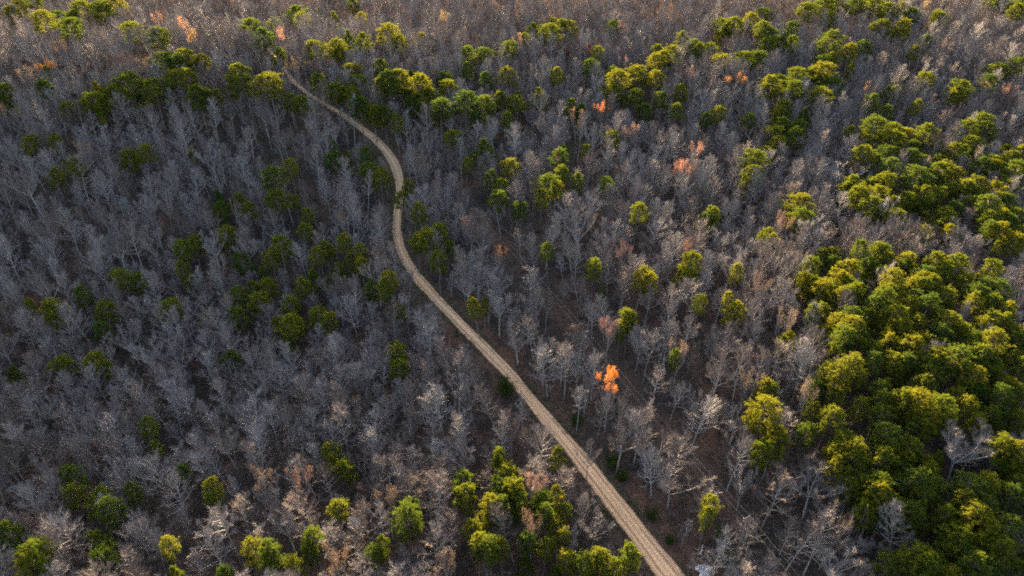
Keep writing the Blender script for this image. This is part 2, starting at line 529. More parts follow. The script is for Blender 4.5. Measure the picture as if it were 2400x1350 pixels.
# ------------------------------------------------------------------ where the photograph shows each pine: crop origin, then crown x, y, width at three times its size
PINES = [((0, 0), """40 50 80,140 75 100,265 60 90,300 150 110,430 120 110,500 150 130,480 190 130,570 70 110,610 130 90,720 70 140,830 40 110,930 220 130,1110 260 120,1130 430 110,1230 450 130,1340 410 130,1460 430 110,1230 540 120,880 590 150,800 650 110,1070 610 140,970 670 60,650 710 140,510 740 90,600 760 100,580 610 60,660 590 100,700 640 80,350 690 90,40 610 90,20 660 80,330 530 50,1340 620 100,1400 690 120,1460 740 90,1660 520 120,1650 610 150,1890 580 190,1530 720 60,2060 730 100,2140 790 110,2370 630 110,2210 590 90,140 990 110,380 980 80,470 1110 120,350 1180 90,730 870 60,900 1080 130,1065 1130 120,1350 1070 60,1930 1250 140,2050 1230 110,2310 1100 110,2350 970 40,1800 160 100,1840 260 110,1930 340 70,1930 170 70,2060 100 130,2140 160 90,2240 50 60,2350 80 80,2380 170 70,2250 340 100,2340 330 100,2390 380 60,1530 1340 90"""),
((800, 0), """80 60 80,10 190 50,150 170 60,50 230 90,330 230 110,390 290 90,540 215 70,170 310 100,60 330 70,10 370 60,280 460 90,490 500 90,70 520 130,110 590 110,340 580 120,430 570 110,270 640 100,560 600 110,610 580 80,720 570 120,740 630 110,650 660 90,1150 520 100,890 430 80,890 510 80,1030 380 110,1150 350 110,1300 280 70,1370 240 80,1470 210 110,1550 220 80,1620 210 110,1490 130 70,60 680 100,130 760 110,20 660 80,220 720 100,500 640 80,310 790 130,390 900 100,520 720 90,570 720 80,640 790 90,690 760 110,700 830 90,870 730 120,980 750 110,970 850 90,1050 870 70,1085 740 70,1175 860 90,1240 640 90,1140 640 90,1240 730 100,1020 590 90,1380 620 100,1500 550 90,1740 530 90,1890 520 80,1950 570 120,1940 660 140,2080 540 150,2040 660 90,2200 500 90,2240 440 100,2330 400 120,2200 620 100,2150 720 80,2240 760 80,1710 730 100,1590 760 80,1890 700 60,2345 850 90,2370 660 90,2250 300 60,2380 300 70,1820 420 70,1920 240 70,1900 960 120,1590 1040 70,1730 1080 80,1225 1180 140,1510 1170 120,1540 1230 110,1450 1310 140,1660 1290 100,1860 1300 100,770 960 90,760 1030 110,1010 1070 170,870 1160 80,1110 1310 110,1040 1290 110,460 1310 90,30 1060 90,170 1120 120,220 1190 130,270 1240 130,1530 1300 100"""),
((1600, 0), """60 340 90,110 390 70,20 330 70,240 240 70,290 260 60,350 180 110,470 140 80,600 80 80,260 170 80,210 360 90,260 430 110,410 410 110,470 420 60,530 400 100,540 270 100,620 240 110,560 330 110,690 290 60,740 190 80,760 320 90,980 60 110,1080 30 110,1160 50 100,1250 40 110,1350 40 110,1440 50 120,1510 80 90,900 90 110,1020 110 90,1420 130 100,1550 190 90,1590 100 80,1550 250 90,1800 110 90,1770 160 60,1730 240 80,2250 30 110,2380 90 90,2320 110 100,2150 20 80,2360 40 90,1060 310 130,960 440 110,1000 500 130,1060 430 90,930 530 100,1010 590 130,950 650 130,700 560 120,640 620 120,800 560 120,760 630 110,600 650 80,690 690 100,1180 530 60,1230 350 120,1170 400 100,870 770 100,690 800 100,740 860 100,640 920 120,770 880 100,760 980 120,700 1000 80,640 980 100,220 800 110,160 860 80,460 840 80,530 1130 170,460 1190 130,580 1070 110,430 1230 90,1540 490 90,1610 430 60,1730 540 100,2200 490 110,2350 460 130,1300 750 100,1420 600 70,1470 670 80,1960 640 110,1920 700 90,2130 650 100,2070 830 110,2160 910 110,1170 940 70,1600 810 60,2300 1030 80,1350 900 130,1420 850 80,1440 960 130,1500 900 100,1300 1000 100,1300 1100 130,1400 1080 120,1600 980 130,1720 970 120,1640 1060 120,1530 1100 110,1690 1150 110,1580 1170 100,1440 1180 120,1850 1020 110,1900 1090 110,1990 960 110,2060 1040 130,1960 1110 80,1780 1140 90,1850 1180 110,1920 1240 120,1780 1240 110,1640 1240 140,2110 1090 110,2220 1090 110,2300 1130 110,2380 1140 90,2070 1180 120,2210 1190 120,2330 1220 120,2180 1280 100,2320 1320 110,2050 1300 110,1440 1300 140,1340 1270 110,1200 1320 110,1700 1330 110,1840 1330 110,1960 1320 110,1120 1340 80"""),
((0, 450), """1520 60 120,1960 50 150,1710 120 90,1760 190 100,2170 190 90,2160 300 110,2090 120 50,1340 310 110,1320 450 130,1300 560 110,1330 640 90,1580 310 140,1720 520 150,1970 390 140,1920 480 120,1880 590 120,1840 560 60,1800 690 90,1810 770 140,1700 800 110,1700 890 120,2220 470 130,2300 430 90,2360 500 120,2180 540 130,2160 670 130,2060 740 110,2080 830 120,1940 890 110,2020 940 150,2260 840 150,2300 930 120,1450 830 130,1200 830 150,980 640 110,850 580 130,430 830 160,400 900 130,590 770 120,700 830 130,720 960 110,210 820 50,440 1210 150,680 1210 150,750 1260 90,1600 1160 110,50 1240 90,2010 1020 110,2350 390 60"""),
((800, 450), """570 180 130,660 230 130,610 330 150,530 350 130,680 350 130,680 470 110,400 70 100,1240 110 110,1400 60 110,1490 40 110,1130 10 120,60 420 120,30 360 120,150 560 90,130 480 90,210 700 110,360 700 120,310 760 110,360 790 100,390 1130 140,400 1190 120,790 410 80,970 820 110,1000 740 50,2070 220 120,1450 470 90,1780 540 90,1790 610 80,1830 690 70,2100 590 130,2200 590 110,2380 550 90,2020 930 140,2050 880 90,1960 1010 90,2340 1240 80"""),
((1600, 450), """50 500 140,20 560 100,200 150 120,210 200 110,800 80 140,810 170 130,600 240 100,620 300 90,345 640 90,360 770 120,310 800 90,400 820 80,100 860 90,740 970 110,720 1030 90,590 1320 100,1150 20 110,1260 40 130,1390 30 120,1550 50 110,1340 120 110,1650 40 110,1750 30 110,1480 130 100,1560 160 110,1680 120 110,1800 170 150,1840 240 110,1920 110 110,2010 90 110,2110 90 120,2090 160 90,1990 30 100,2200 40 110,2320 100 120,2270 170 90,2370 170 100,2290 260 120,2180 210 110,2130 340 100,2210 310 110,2300 360 110,2370 310 100,1700 220 100,1900 290 80,1070 390 80,900 520 110,960 470 90,1060 470 90,1230 440 100,1160 550 120,1250 500 100,1400 430 110,1460 460 100,1300 560 120,1360 500 90,1440 520 100,1620 490 120,1540 510 80,1780 490 110,1830 450 100,1910 520 120,1760 590 100,2180 560 110,2080 590 100,2210 450 60,900 620 110,850 680 110,960 600 90,1000 690 130,1120 640 130,1170 680 110,1090 720 110,1260 680 110,1210 740 110,1430 590 110,1480 640 110,1550 640 80,1650 650 120,1760 640 120,1700 700 110,1950 660 110,1860 600 110,2050 700 110,2130 670 120,2240 700 110,2340 780 100,2190 760 100,1500 740 120,1600 730 90,1420 770 110,1340 810 120,1330 870 100,1450 830 110,1560 830 110,1820 720 110,1890 760 110,1730 780 110,1650 800 100,1180 800 110,940 830 120,900 870 90,1110 810 100,1050 920 130,1190 880 120,1190 960 130,1020 990 110,1130 1010 120,1240 1030 110,1090 1080 90,1540 890 130,1490 950 120,1630 930 110,1890 930 140,1820 980 120,1960 990 120,2050 840 110,2140 870 120,2110 950 110,2230 860 110,2230 960 100,2330 980 130,2270 1040 110,2380 1050 110,2190 1060 120,1400 1030 120,1320 1080 110,1480 990 90,1560 1040 110,1450 1100 110,1700 1030 120,1720 960 90,1880 1060 110,2000 1070 110,2040 1110 110,1590 1110 130,1590 1190 120,1760 1180 140,1930 1170 140,1840 1130 90,2090 1180 120,2200 1160 110,1520 1210 120,1680 1250 110,2220 1230 100,2050 1260 110,1150 1240 130,1080 1290 130,1010 1310 110,1200 1310 110,1550 1290 110,1320 1290 90,1640 1330 110,1760 1310 130,1880 1290 100,2010 1310 120,2110 1310 110,1460 1330 110,2290 1300 110,2370 1280 100,2330 1180 80"""),
((0, 900), """510 660 150,560 720 130,680 840 170,770 890 150,970 780 110,1075 380 110,1100 450 80,1280 640 110,1470 770 140,1520 790 90,60 1060 150,220 1190 200,230 1270 150,710 1110 140,740 1200 200,1220 1220 110,1230 1280 130,1800 1150 150,1850 1230 200,1920 1260 120,1560 1310 80,1590 1330 100,2200 1070 140,2160 1140 110,2120 1270 150,2340 850 130,2370 470 110,2340 530 80"""),
((800, 900), """20 480 130,10 860 60,860 690 160,850 760 150,1140 650 170,1080 740 150,1200 740 150,1260 790 130,1140 790 130,1030 870 140,1160 880 140,1250 920 110,950 950 130,1080 960 150,1430 800 150,1380 860 140,1480 850 120,1560 920 110,1110 520 80,1120 590 90,1540 460 90,470 920 170,450 1000 160,530 900 110,260 1120 130,290 1190 110,1000 1130 150,1060 1200 130,960 1180 120,1130 1190 110,1350 1100 150,1420 1010 130,1530 1040 110,1540 1130 100,1420 1160 130,1300 1190 110,1620 1230 130,1770 1230 170,1820 1310 150,1690 1300 150,2000 1200 130,1950 1230 110,2040 1260 110,1510 1270 120"""),
((1600, 900), """560 180 200,500 260 120,590 20 100,640 400 170,590 470 150,690 370 110,960 60 130,1080 100 110,900 190 100,1030 220 120,1200 200 100,1400 70 120,1420 230 140,1370 200 90,1560 130 120,1500 180 110,1680 130 140,1790 180 150,1840 250 120,1720 230 130,1640 290 130,1560 270 120,1970 50 120,2000 150 120,1900 80 80,2210 180 110,2330 110 120,2150 230 120,2270 270 120,2060 290 120,2350 240 110,850 320 100,1130 420 140,1190 470 140,1080 460 120,1160 560 150,1120 620 120,1470 390 160,1430 480 140,1540 520 120,1600 460 130,1680 500 110,1380 540 140,1790 470 110,1800 560 110,1730 600 120,1600 640 130,1520 690 120,1640 700 130,1350 720 150,1280 770 120,1200 740 110,1390 790 120,1450 850 130,1560 800 140,1660 790 130,1760 690 130,1300 910 120,1390 940 120,1500 920 130,1600 900 120,1730 830 120,2060 770 190,1940 870 110,1900 940 130,1850 1010 120,1790 970 110,1700 990 110,2190 910 130,2080 950 150,2170 1030 180,2280 1020 130,2110 1090 130,1900 1110 170,1960 1180 150,1840 1180 130,2090 1170 130,2140 1240 120,1620 1210 170,1550 1240 130,1720 1230 130,1450 1310 150,1800 1220 110,1750 1310 140,1860 1320 130,2000 1300 140,2250 1150 130,2360 1220 120,2160 1320 130,2280 1310 130,2340 660 120,2370 600 90,2200 700 140,2100 690 130,2270 570 120,2350 480 140,2260 440 120,2380 750 120,2330 800 120,170 900 120,160 980 110""")]
# trees that keep dead leaves: crown x, y, width in the photograph, leaf colour, how it looks
RUST = [(107, 148, 40, (.62, .24, .07), 'peach orange'), (143, 107, 24, (.48, .24, .12), 'faded orange'), (60, 170, 30, (.42, .25, .14), 'tan'), (370, 40, 24, (.60, .24, .10), 'bright peach'),
(423, 50, 27, (.50, .24, .13), 'faded peach'), (447, 82, 30, (.55, .30, .09), 'golden tan'), (287, 133, 42, (.30, .115, .05), 'rust brown'), (572, 197, 24, (.60, .18, .06), 'orange red'),
(6, 254, 16, (.5, .22, .1), 'pale orange'), (191, 343, 26, (.34, .18, .12), 'dull pinkish'), (657, 77, 20, (.5, .24, .16), 'pinkish tan'), (687, 147, 32, (.45, .27, .12), 'sandy'),
(1375, 112, 26, (.42, .17, .12), 'salmon red'), (1407, 248, 34, (.50, .18, .07), 'coral orange'), (1353, 266, 32, (.45, .25, .15), 'sandy tan'), (1450, 63, 20, (.5, .24, .13), 'faded orange'),
(1213, 90, 28, (.36, .20, .12), 'dusky rust'), (1590, 390, 16, (.5, .2, .12), 'pale red'), (1317, 364, 24, (.48, .22, .15), 'salmon pink'), (1033, 36, 38, (.40, .28, .14), 'straw tan'), (1477, 300, 34, (.33, .19, .14), 'dull rosy'), (1463, 144, 22, (.36, .22, .18), 'rosy grey'),
(1722, 178, 48, (.60, .27, .08), 'peach orange'), (1622, 168, 26, (.46, .22, .14), 'rosy tan'), (1632, 347, 18, (.5, .22, .15), 'salmon'), (1613, 388, 28, (.46, .21, .14), 'rosy salmon'),
(2316, 197, 20, (.5, .27, .13), 'pale peach'), (2363, 207, 26, (.46, .25, .15), 'sandy peach'), (2040, 207, 16, (.5, .25, .15), 'pale peach'), (2172, 10, 26, (.5, .32, .14), 'straw orange'), (2213, 105, 32, (.42, .26, .18), 'rosy tan'), (1830, 242, 30, (.42, .25, .17), 'sandy grey'),
(547, 482, 14, (.5, .2, .12), 'salmon'), (883, 590, 28, (.30, .12, .08), 'red brown'), (1460, 583, 36, (.23, .09, .06), 'dark red brown'), (1430, 760, 38, (.40, .17, .14), 'rosy red'), (1430, 890, 44, (.46, .16, .03), 'flame orange'),
(1170, 590, 18, (.42, .17, .09), 'dull orange'), (810, 508, 14, (.45, .18, .1), 'dull orange'), (83, 1208, 40, (.24, .10, .065), 'rust brown'), (697, 1117, 20, (.42, .19, .12), 'dull orange'), (613, 1115, 30, (.38, .22, .13), 'tan'),
(1253, 1130, 20, (.5, .2, .12), 'pale orange'), (1043, 1312, 60, (.36, .21, .14), 'sandy brown'), (782, 1300, 56, (.40, .21, .12), 'sandy orange'), (1247, 1218, 24, (.40, .2, .12), 'rusty tan'), (905, 1165, 30, (.33, .19, .13), 'dusky tan'), (827, 945, 40, (.26, .14, .11), 'dusky brown'),
(1593, 812, 38, (.36, .19, .12), 'rusty tan'), (1750, 880, 40, (.38, .22, .14), 'sandy tan'), (1610, 575, 24, (.36, .15, .09), 'rust'), (1833, 512, 20, (.5, .24, .13), 'peach'), (1783, 655, 30, (.30, .17, .13), 'dull rusty'), (1845, 740, 34, (.34, .2, .14), 'dusky sandy'), (1905, 905, 44, (.40, .24, .15), 'tan'), (2000, 850, 30, (.34, .17, .12), 'rosy brown')]
# leafless trees that stand out: crown x, y, width
BARE = [(990, 385, 66), (1372, 247, 66), (1255, 700, 66), (1170, 650, 66), (1275, 815, 60), (1355, 850, 70), (2063, 87, 80), (1957, 1245, 110), (1743, 1035, 66), (1745, 1128, 60), (937, 1045, 60), (880, 1035, 58), (1367, 1177, 46), (1107, 925, 54), (1347, 1265, 48), (1380, 1060, 62), (1527, 1030, 110), (1407, 950, 54), (1455, 945, 64), (230, 492, 64), (95, 527, 100), (353, 557, 66), (247, 577, 60), (507, 623, 60), (160, 1040, 60), (110, 1087, 82), (273, 1100, 76), (110, 1228, 76), (317, 1230, 52), (503, 1220, 72), (430, 930, 62), (713, 965, 62), (2140, 553, 100), (2000, 527, 76), (2253, 563, 84), (2063, 540, 50), (1800, 583, 76), (235, 100, 50), (300, 90, 60), (1613, 405, 50), (1820, 420, 70), (1930, 400, 76), (2330, 60, 60), (1085, 470, 50), (1100, 520, 90), (1170, 700, 60), (1280, 700, 40), (500, 45, 120), (1030, 60, 70), (150, 190, 60), (2200, 330, 80), (1990, 830, 66), (1635, 940, 60), (1500, 790, 66), (635, 1150, 70), (1200, 1000, 60)]
STRIP = [(1062, 425), (1085, 455), (1130, 520), (1180, 590), (1230, 645), (1280, 695), (1335, 755), (1395, 825), (1455, 890), (1520, 965), (1580, 1035), (1640, 1105), (1705, 1185), (1765, 1255), (1835, 1345), (1900, 1430)]

# the landmarks that the labels point from
LAND = [('the flame orange oak', 1430, 893), ('the tall roadside pine pair', 1005, 540), ('the S-bend of the road', 925, 590), ('the road where it leaves the ridge', 900, 340),
('the golden cone-shaped pine', 1137, 357), ('the middle utility pole', 1372, 790), ('the upper utility pole', 1055, 425), ('the lower utility pole', 1752, 1225), ('the pale rubble heap', 1655, 1335),
('the coral orange oak', 1407, 246), ('the peach orange oak above the ridge pines', 107, 148), ('the peach oak on the right hillside', 1722, 178), ('the lone pine amid bare trees', 1490, 525), ('the yellow-topped round pine', 1612, 625),
('the huge spreading bare tree', 1957, 1240), ('the grassy clearing', 335, 160), ('the pine cluster below the road', 1178, 1140), ('the dark red-brown oak', 1460, 583), ('the dark pines in the shaded hollow', 140, 735),
('the sunlit-topped pine by the bottom edge', 245, 1290), ('the slanting oval pine', 1770, 380), ('the rosy red oak', 1430, 760), ('the twin yellowish pines left of the road', 900, 695), ('the pine knot in the shaded wood', 700, 640),
('the lone pine on the dark slope', 930, 830), ('the salmon red oak', 1375, 110), ('the top pine belt', 2030, 25), ('the upper pine stand', 2150, 400), ('the big pine stand\'s upper corner', 1890, 610), ('the middle of the big pine stand', 2150, 760),
('the lower edge of the big stand', 1990, 1060), ('the bottom-right pine clump', 2230, 1250), ('the broad olive pine', 1787, 960), ('the road\'s lower end', 1560, 1320), ('the pine tuft at the bottom edge', 610, 1310), ('the low dark pines', 235, 1185),
('the row of ridge pines', 290, 205), ('the pine row beside the upper road', 815, 235), ('the gable roof', 400, 50), ('the pale twin-topped pine', 950, 1225), ('the straight middle road', 1150, 840), ('the rust brown oak on the lower hollow', 83, 1208), ('the isolated small pine in the hollow', 360, 1030), ('the pine pair on the upper slope', 330, 375), ('the big dark pine', 655, 440), ('the tall pine mass on the right slope', 1935, 190), ('the tan bare tree by the road bend', 1090, 500), ('the sandy brown oak', 1043, 1312), ('the sandy tan oak', 1750, 880)]
# ------------------------------------------------------------------ one tree of each shape
class Proto: pass
def measure(verts):
    a = np.array(verts)
    p = Proto()
    p.zc = float(np.median(a[:, 2])); p.top = float(a[:, 2].max())
    p.rad = float(np.percentile(np.hypot(a[:, 0], a[:, 1]), 93))
    return p

def make_proto(kind, parts, mats):
    """parts: list of (part name, Mesh); keeps one mesh per part and the joined mesh for far woods"""
    p = measure(parts[-1][1].v if len(parts[-1][1].v) > 50 else parts[0][1].v)
    p.kind = kind
    p.parts = [(n, ms.mesh(kind + '_' + n, [mt])) for (n, ms), mt in zip(parts, mats)]
    p.mats = mats
    p.joined = join(*[ms for _, ms in parts])
    p.root = None
    return p

PP = []
for i, (h, cr, st, cone) in enumerate([(20, 3.4, .60, 0), (21, 3.2, .58, 0), (19, 3.7, .60, 0), (22, 3.4, .64, 0), (18, 3.3, .52, 0), (20, 3.0, .62, 0), (19, 3.5, .57, 0), (17, 3.8, .42, 1)]):
    t, c = pine_tree(h, cr, st, cone, 100 + i)
    PP.append(make_proto('pine_tree', [('trunk', t), ('crown', c)], [M['pine_bark'], M['needles']]))
BP = []
SPEC = [('n', 20, 2.8, .40, 0, 26), ('n', 21, 3.1, .44, 0, 26), ('n', 19, 2.7, .36, 0, 25), ('n', 20, 3.3, .42, 0, 28), ('m', 19, 4.0, .34, 0, 27), ('m', 18, 4.3, .38, 0, 27), ('m', 20, 3.9, .30, 0, 28),
        ('f', 17, 5.0, 0, .34, 34), ('f', 18, 4.6, 0, .42, 32), ('f', 16, 5.2, 0, .30, 36), ('f', 18, 4.2, 0, .48, 32), ('s', 12, 2.4, .22, 0, 20), ('s', 11, 2.8, .28, 0, 20), ('n', 22, 2.4, .52, 0, 20), ('n', 18, 3.0, .30, 0, 30), ('m', 19, 3.6, 0, .55, 26), ('m', 21, 3.8, .46, 0, 24), ('s', 14, 2.0, .30, 0, 18)]
for i, (ty, h, cr, st, fk, nb) in enumerate(SPEC):
    t, c, tips = bare_tree(h, cr, st, fk, nb, 200 + i)
    p = make_proto('bare_tree', [('trunk', t), ('crown', c)], [M['pale_bark'], M['twigs']])
    p.ty = ty
    BP.append(p)
OP = []
for i, (h, cr, fk, nb) in enumerate([(16, 4.6, .36, 26), (17, 4.2, .42, 26), (15, 4.4, .32, 28), (16, 4.6, .36, 30)]):
    t, c, tips = bare_tree(h, cr, 0, fk, nb, 300 + i, 0.6)
    lf = Mesh()
    random.seed(40 + i)
    a = np.array([p[:] for p in tips]); zlo = np.percentile(a[:, 2], 38 if i < 3 else 62)
    for p in tips:
        if p.z > zlo and random.random() < (.5 if i < 3 else .9):
            for _ in range(2 if i < 3 else 4):
                lf.leaf(p + Vector((U(-.6, .6), U(-.6, .6), U(-.5, .25))), U(.10, .17) if i < 3 else U(.08, .15))
    OP.append(make_proto('oak_tree', [('trunk', t), ('branches', c), ('leaves', lf)], [M['pale_bark'], M['twigs'], M['rust']]))
random.seed(11)

def plant(p, name, loc, rz, sxy, sz, tilt=(0, 0), color=None):
    """puts one tree in the ground: the first of each shape is the source, the others copy it and each of its parts"""
    if p.root is None:
        r = empty(name)
        kids = [obj(n, me, r) for n, me in p.parts]
        p.root = r; p.kids = kids
    else:
        r = p.root.copy(); COL.objects.link(r); r.name = name
        kids = []
        for k in p.kids:
            c = k.copy(); COL.objects.link(c); c.parent = r; kids.append(c)
    r.location = loc
    r.rotation_euler = (tilt[0], tilt[1], rz)
    r.scale = (sxy, sxy, sz)
    if color is not None:
        for k in kids: k.color = (*color, 1)
    return r

def stuff(name, label, protos, pts, mats, cat=None):
    """one object that grows many small or far things: pts = (x, y, z, rz, sxy, sz, proto index)"""
    pts = np.array(pts, float)
    me = bpy.data.meshes.new(name)
    me.vertices.add(len(pts)); me.vertices.foreach_set('co', np.ascontiguousarray(pts[:, :3]).ravel())
    for nm, typ in (('rot', 'FLOAT_VECTOR'), ('scl', 'FLOAT_VECTOR')):
        at = me.attributes.new(nm, typ, 'POINT')
        if nm == 'rot': d = np.stack([rng.normal(0, .035, len(pts)), rng.normal(0, .035, len(pts)), pts[:, 3]], 1)
        else: d = np.stack([pts[:, 4], pts[:, 4], pts[:, 5]], 1)
        at.data.foreach_set('vector', d.ravel())
    at = me.attributes.new('pick', 'INT', 'POINT'); at.data.foreach_set('value', pts[:, 6].astype(np.int32))
    for mt in mats: me.materials.append(mt)
    me.update()
    o = obj(name, me)
    ng = bpy.data.node_groups.new(name, 'GeometryNodeTree')
    ng.interface.new_socket('Geometry', in_out='INPUT', socket_type='NodeSocketGeometry')
    ng.interface.new_socket('Geometry', in_out='OUTPUT', socket_type='NodeSocketGeometry')
    gi = ng.nodes.new('NodeGroupInput'); go = ng.nodes.new('NodeGroupOutput')
    jn = ng.nodes.new('GeometryNodeJoinGeometry')
    # join keeps the order of its links last to first, so link the shapes in reverse
    for k, p in enumerate(protos):
        po = bpy.data.objects.new(name + '_shape', p)      # never linked to the scene: only its shape is used
        inf = ng.nodes.new('GeometryNodeObjectInfo'); inf.inputs['Object'].default_value = po
        inf.inputs['As Instance'].default_value = False
        g2 = ng.nodes.new('GeometryNodeGeometryToInstance')
        ng.links.new(inf.outputs['Geometry'], g2.inputs[0]); ng.links.new(g2.outputs[0], jn.inputs[0])
    ip = ng.nodes.new('GeometryNodeInstanceOnPoints')
    def attr(nm, dt):
        a = ng.nodes.new('GeometryNodeInputNamedAttribute'); a.data_type = dt; a.inputs['Name'].default_value = nm
        return a.outputs['Attribute']
    ng.links.new(gi.outputs[0], ip.inputs['Points'])
    ng.links.new(jn.outputs[0], ip.inputs['Instance'])
    ip.inputs['Pick Instance'].default_value = True
    ng.links.new(attr('pick', 'INT'), ip.inputs['Instance Index'])
    e2r = ng.nodes.new('FunctionNodeEulerToRotation')
    ng.links.new(attr('rot', 'FLOAT_VECTOR'), e2r.inputs[0]); ng.links.new(e2r.outputs[0], ip.inputs['Rotation'])
    ng.links.new(attr('scl', 'FLOAT_VECTOR'), ip.inputs['Scale'])
    ng.links.new(ip.outputs[0], go.inputs[0])
    md = o.modifiers.new('growth', 'NODES'); md.node_group = ng
    return tag(o, label, cat, None, 'stuff')

print('protos', time.time() - T0)
# ------------------------------------------------------------------ where trees may not stand
rk = (rpy > 300)
RX, RY = rpx[rk], rpy[rk]
RW = np.interp(RY, rp[:, 0], (rp[:, 2] - rp[:, 1]) / 2)
ST = np.array(STRIP, float)
tt = np.linspace(0, len(ST) - 1, 200)
SX = np.interp(tt, np.arange(len(ST)), ST[:, 0]); SY = np.interp(tt, np.arange(len(ST)), ST[:, 1])
SW = np.interp(SY, [425, 700, 1350], [13, 16, 25])

def hides_way(bx, by, bz, h, rad, tol=0.45):
    """would a tree here stand in the view of the road, or of the cleared line for the cables"""
    if np.min(np.hypot(RC[:, 0] - bx, RC[:, 1] - by) - HW - np.where(rk, 1.6, 0.5)) < 0: return True
    for hh, rr in ((h * 0.95, 0.25), (h * 0.75, .95), (h * 0.5, .7), (h * .2, .1)):
        px, py, zc = project(bx, by, bz + hh)
        r = rad * rr * FPX / zc * tol
        if np.min(np.hypot(RX - px, RY - py) - RW) < r: return True
        k = np.argmin(np.hypot(SX - px, SY - py))
        if math.hypot(SX[k] - px, SY[k] - py) - SW[k] * (0.7 if px < SX[k] else 1) < r * (0.4 if px < SX[k] else 1): return True
    for hh in (0, h * .5, h * .95):
        px, py, zc = project(bx, by, bz + hh)
        if math.hypot((px - 332) / 1.0, (py - 155) / 1.5) < 26: return True
        if hh and abs(px - 400) < 20 and abs(py - 52) < 9: return True
    return False

trees = []          # every tree as dict(kind, proto, x, y, z, rz, sxy, sz, px, py, r, ...)
def fit(p, px, py, wpx, hmix, low=1.0):
    """base point and scale of a tree whose crown is seen at px, py and is wpx wide"""
    sxy, sz = 1.0, 1.0
    for _ in range(4):
        x, y, z = unproject(px, py, p.zc * sz)
        zc = float(y[0] * CP - (z[0] - CAM_H) * SP)
        sxy = wpx * zc / FPX / (2 * p.rad)
        sxy = min(max(sxy, 0.45), 2.0)
        sz = (hmix + (1 - hmix) * sxy) * low
    return float(x[0]), float(y[0]), float(terrain(x, y)[0]), sxy, sz, zc

for (ox, oy), s in PINES:
    for q in s.split(','):
        cx, cy, w = (float(v) for v in q.split())
        px, py, w = ox + cx / 3, oy + cy / 3, w / 3
        gold = abs(px - 1137) < 3 and abs(py - 357) < 3
        k = 7 if gold else random.randrange(7)
        p = PP[k]
        x, y, z, sxy, sz, zc = fit(p, px, py, w * (1.5 if px > 1850 and py > 250 else 1.55 if py < 260 else 1.24), 0.70, .76)
        trees.append(dict(kind='pine', p=p, k=k, x=x, y=y, z=z, rz=U(0, 6.28), sxy=sxy, sz=sz * U(.95, 1.05), px=px, py=py, r=w / 2, zc=zc))
for px, py, w, col, word in RUST:
    flame = word == 'flame orange'
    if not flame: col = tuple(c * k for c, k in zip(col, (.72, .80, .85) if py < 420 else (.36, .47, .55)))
    k = 3 if word in ('flame orange', 'coral orange', 'peach orange') else random.randrange(3)
    p = OP[k]
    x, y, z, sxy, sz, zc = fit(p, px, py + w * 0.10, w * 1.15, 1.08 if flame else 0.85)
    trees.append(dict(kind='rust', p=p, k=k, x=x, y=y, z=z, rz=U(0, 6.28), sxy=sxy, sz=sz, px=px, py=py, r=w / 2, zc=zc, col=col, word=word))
for px, py, w in BARE:
    k = random.choice([7, 8, 9, 10]) if w > 58 else random.choice([4, 5, 6, 8, 10])
    p = BP[k]
    x, y, z, sxy, sz, zc = fit(p, px, py, w, 0.6, .88)
    trees.append(dict(kind='bare', p=p, k=k, x=x, y=y, z=z, rz=U(0, 6.28), sxy=sxy, sz=sz, px=px, py=py, r=w / 2, zc=zc, big=1))

pin = [t for t in trees if t['kind'] in ('pine', 'rust')]
PXY = np.array([(t['px'], t['py'], t['r'], t['zc']) for t in pin])
WXY = [(t['x'], t['y']) for t in trees]
# the leafless wood between them
cell = 4.0
grid = {}
def near(x, y, d):
    gx, gy = int(x // cell), int(y // cell)
    for i in range(gx - 2, gx + 3):
        for j in range(gy - 2, gy + 3):
            for (a, b, dd) in grid.get((i, j), ()):
                if (a - x) ** 2 + (b - y) ** 2 < ((d + dd) / 2) ** 2: return True
    return False
def put(x, y, d): grid.setdefault((int(x // cell), int(y // cell)), []).append((x, y, d))
for t in trees: put(t['x'], t['y'], 3.6)
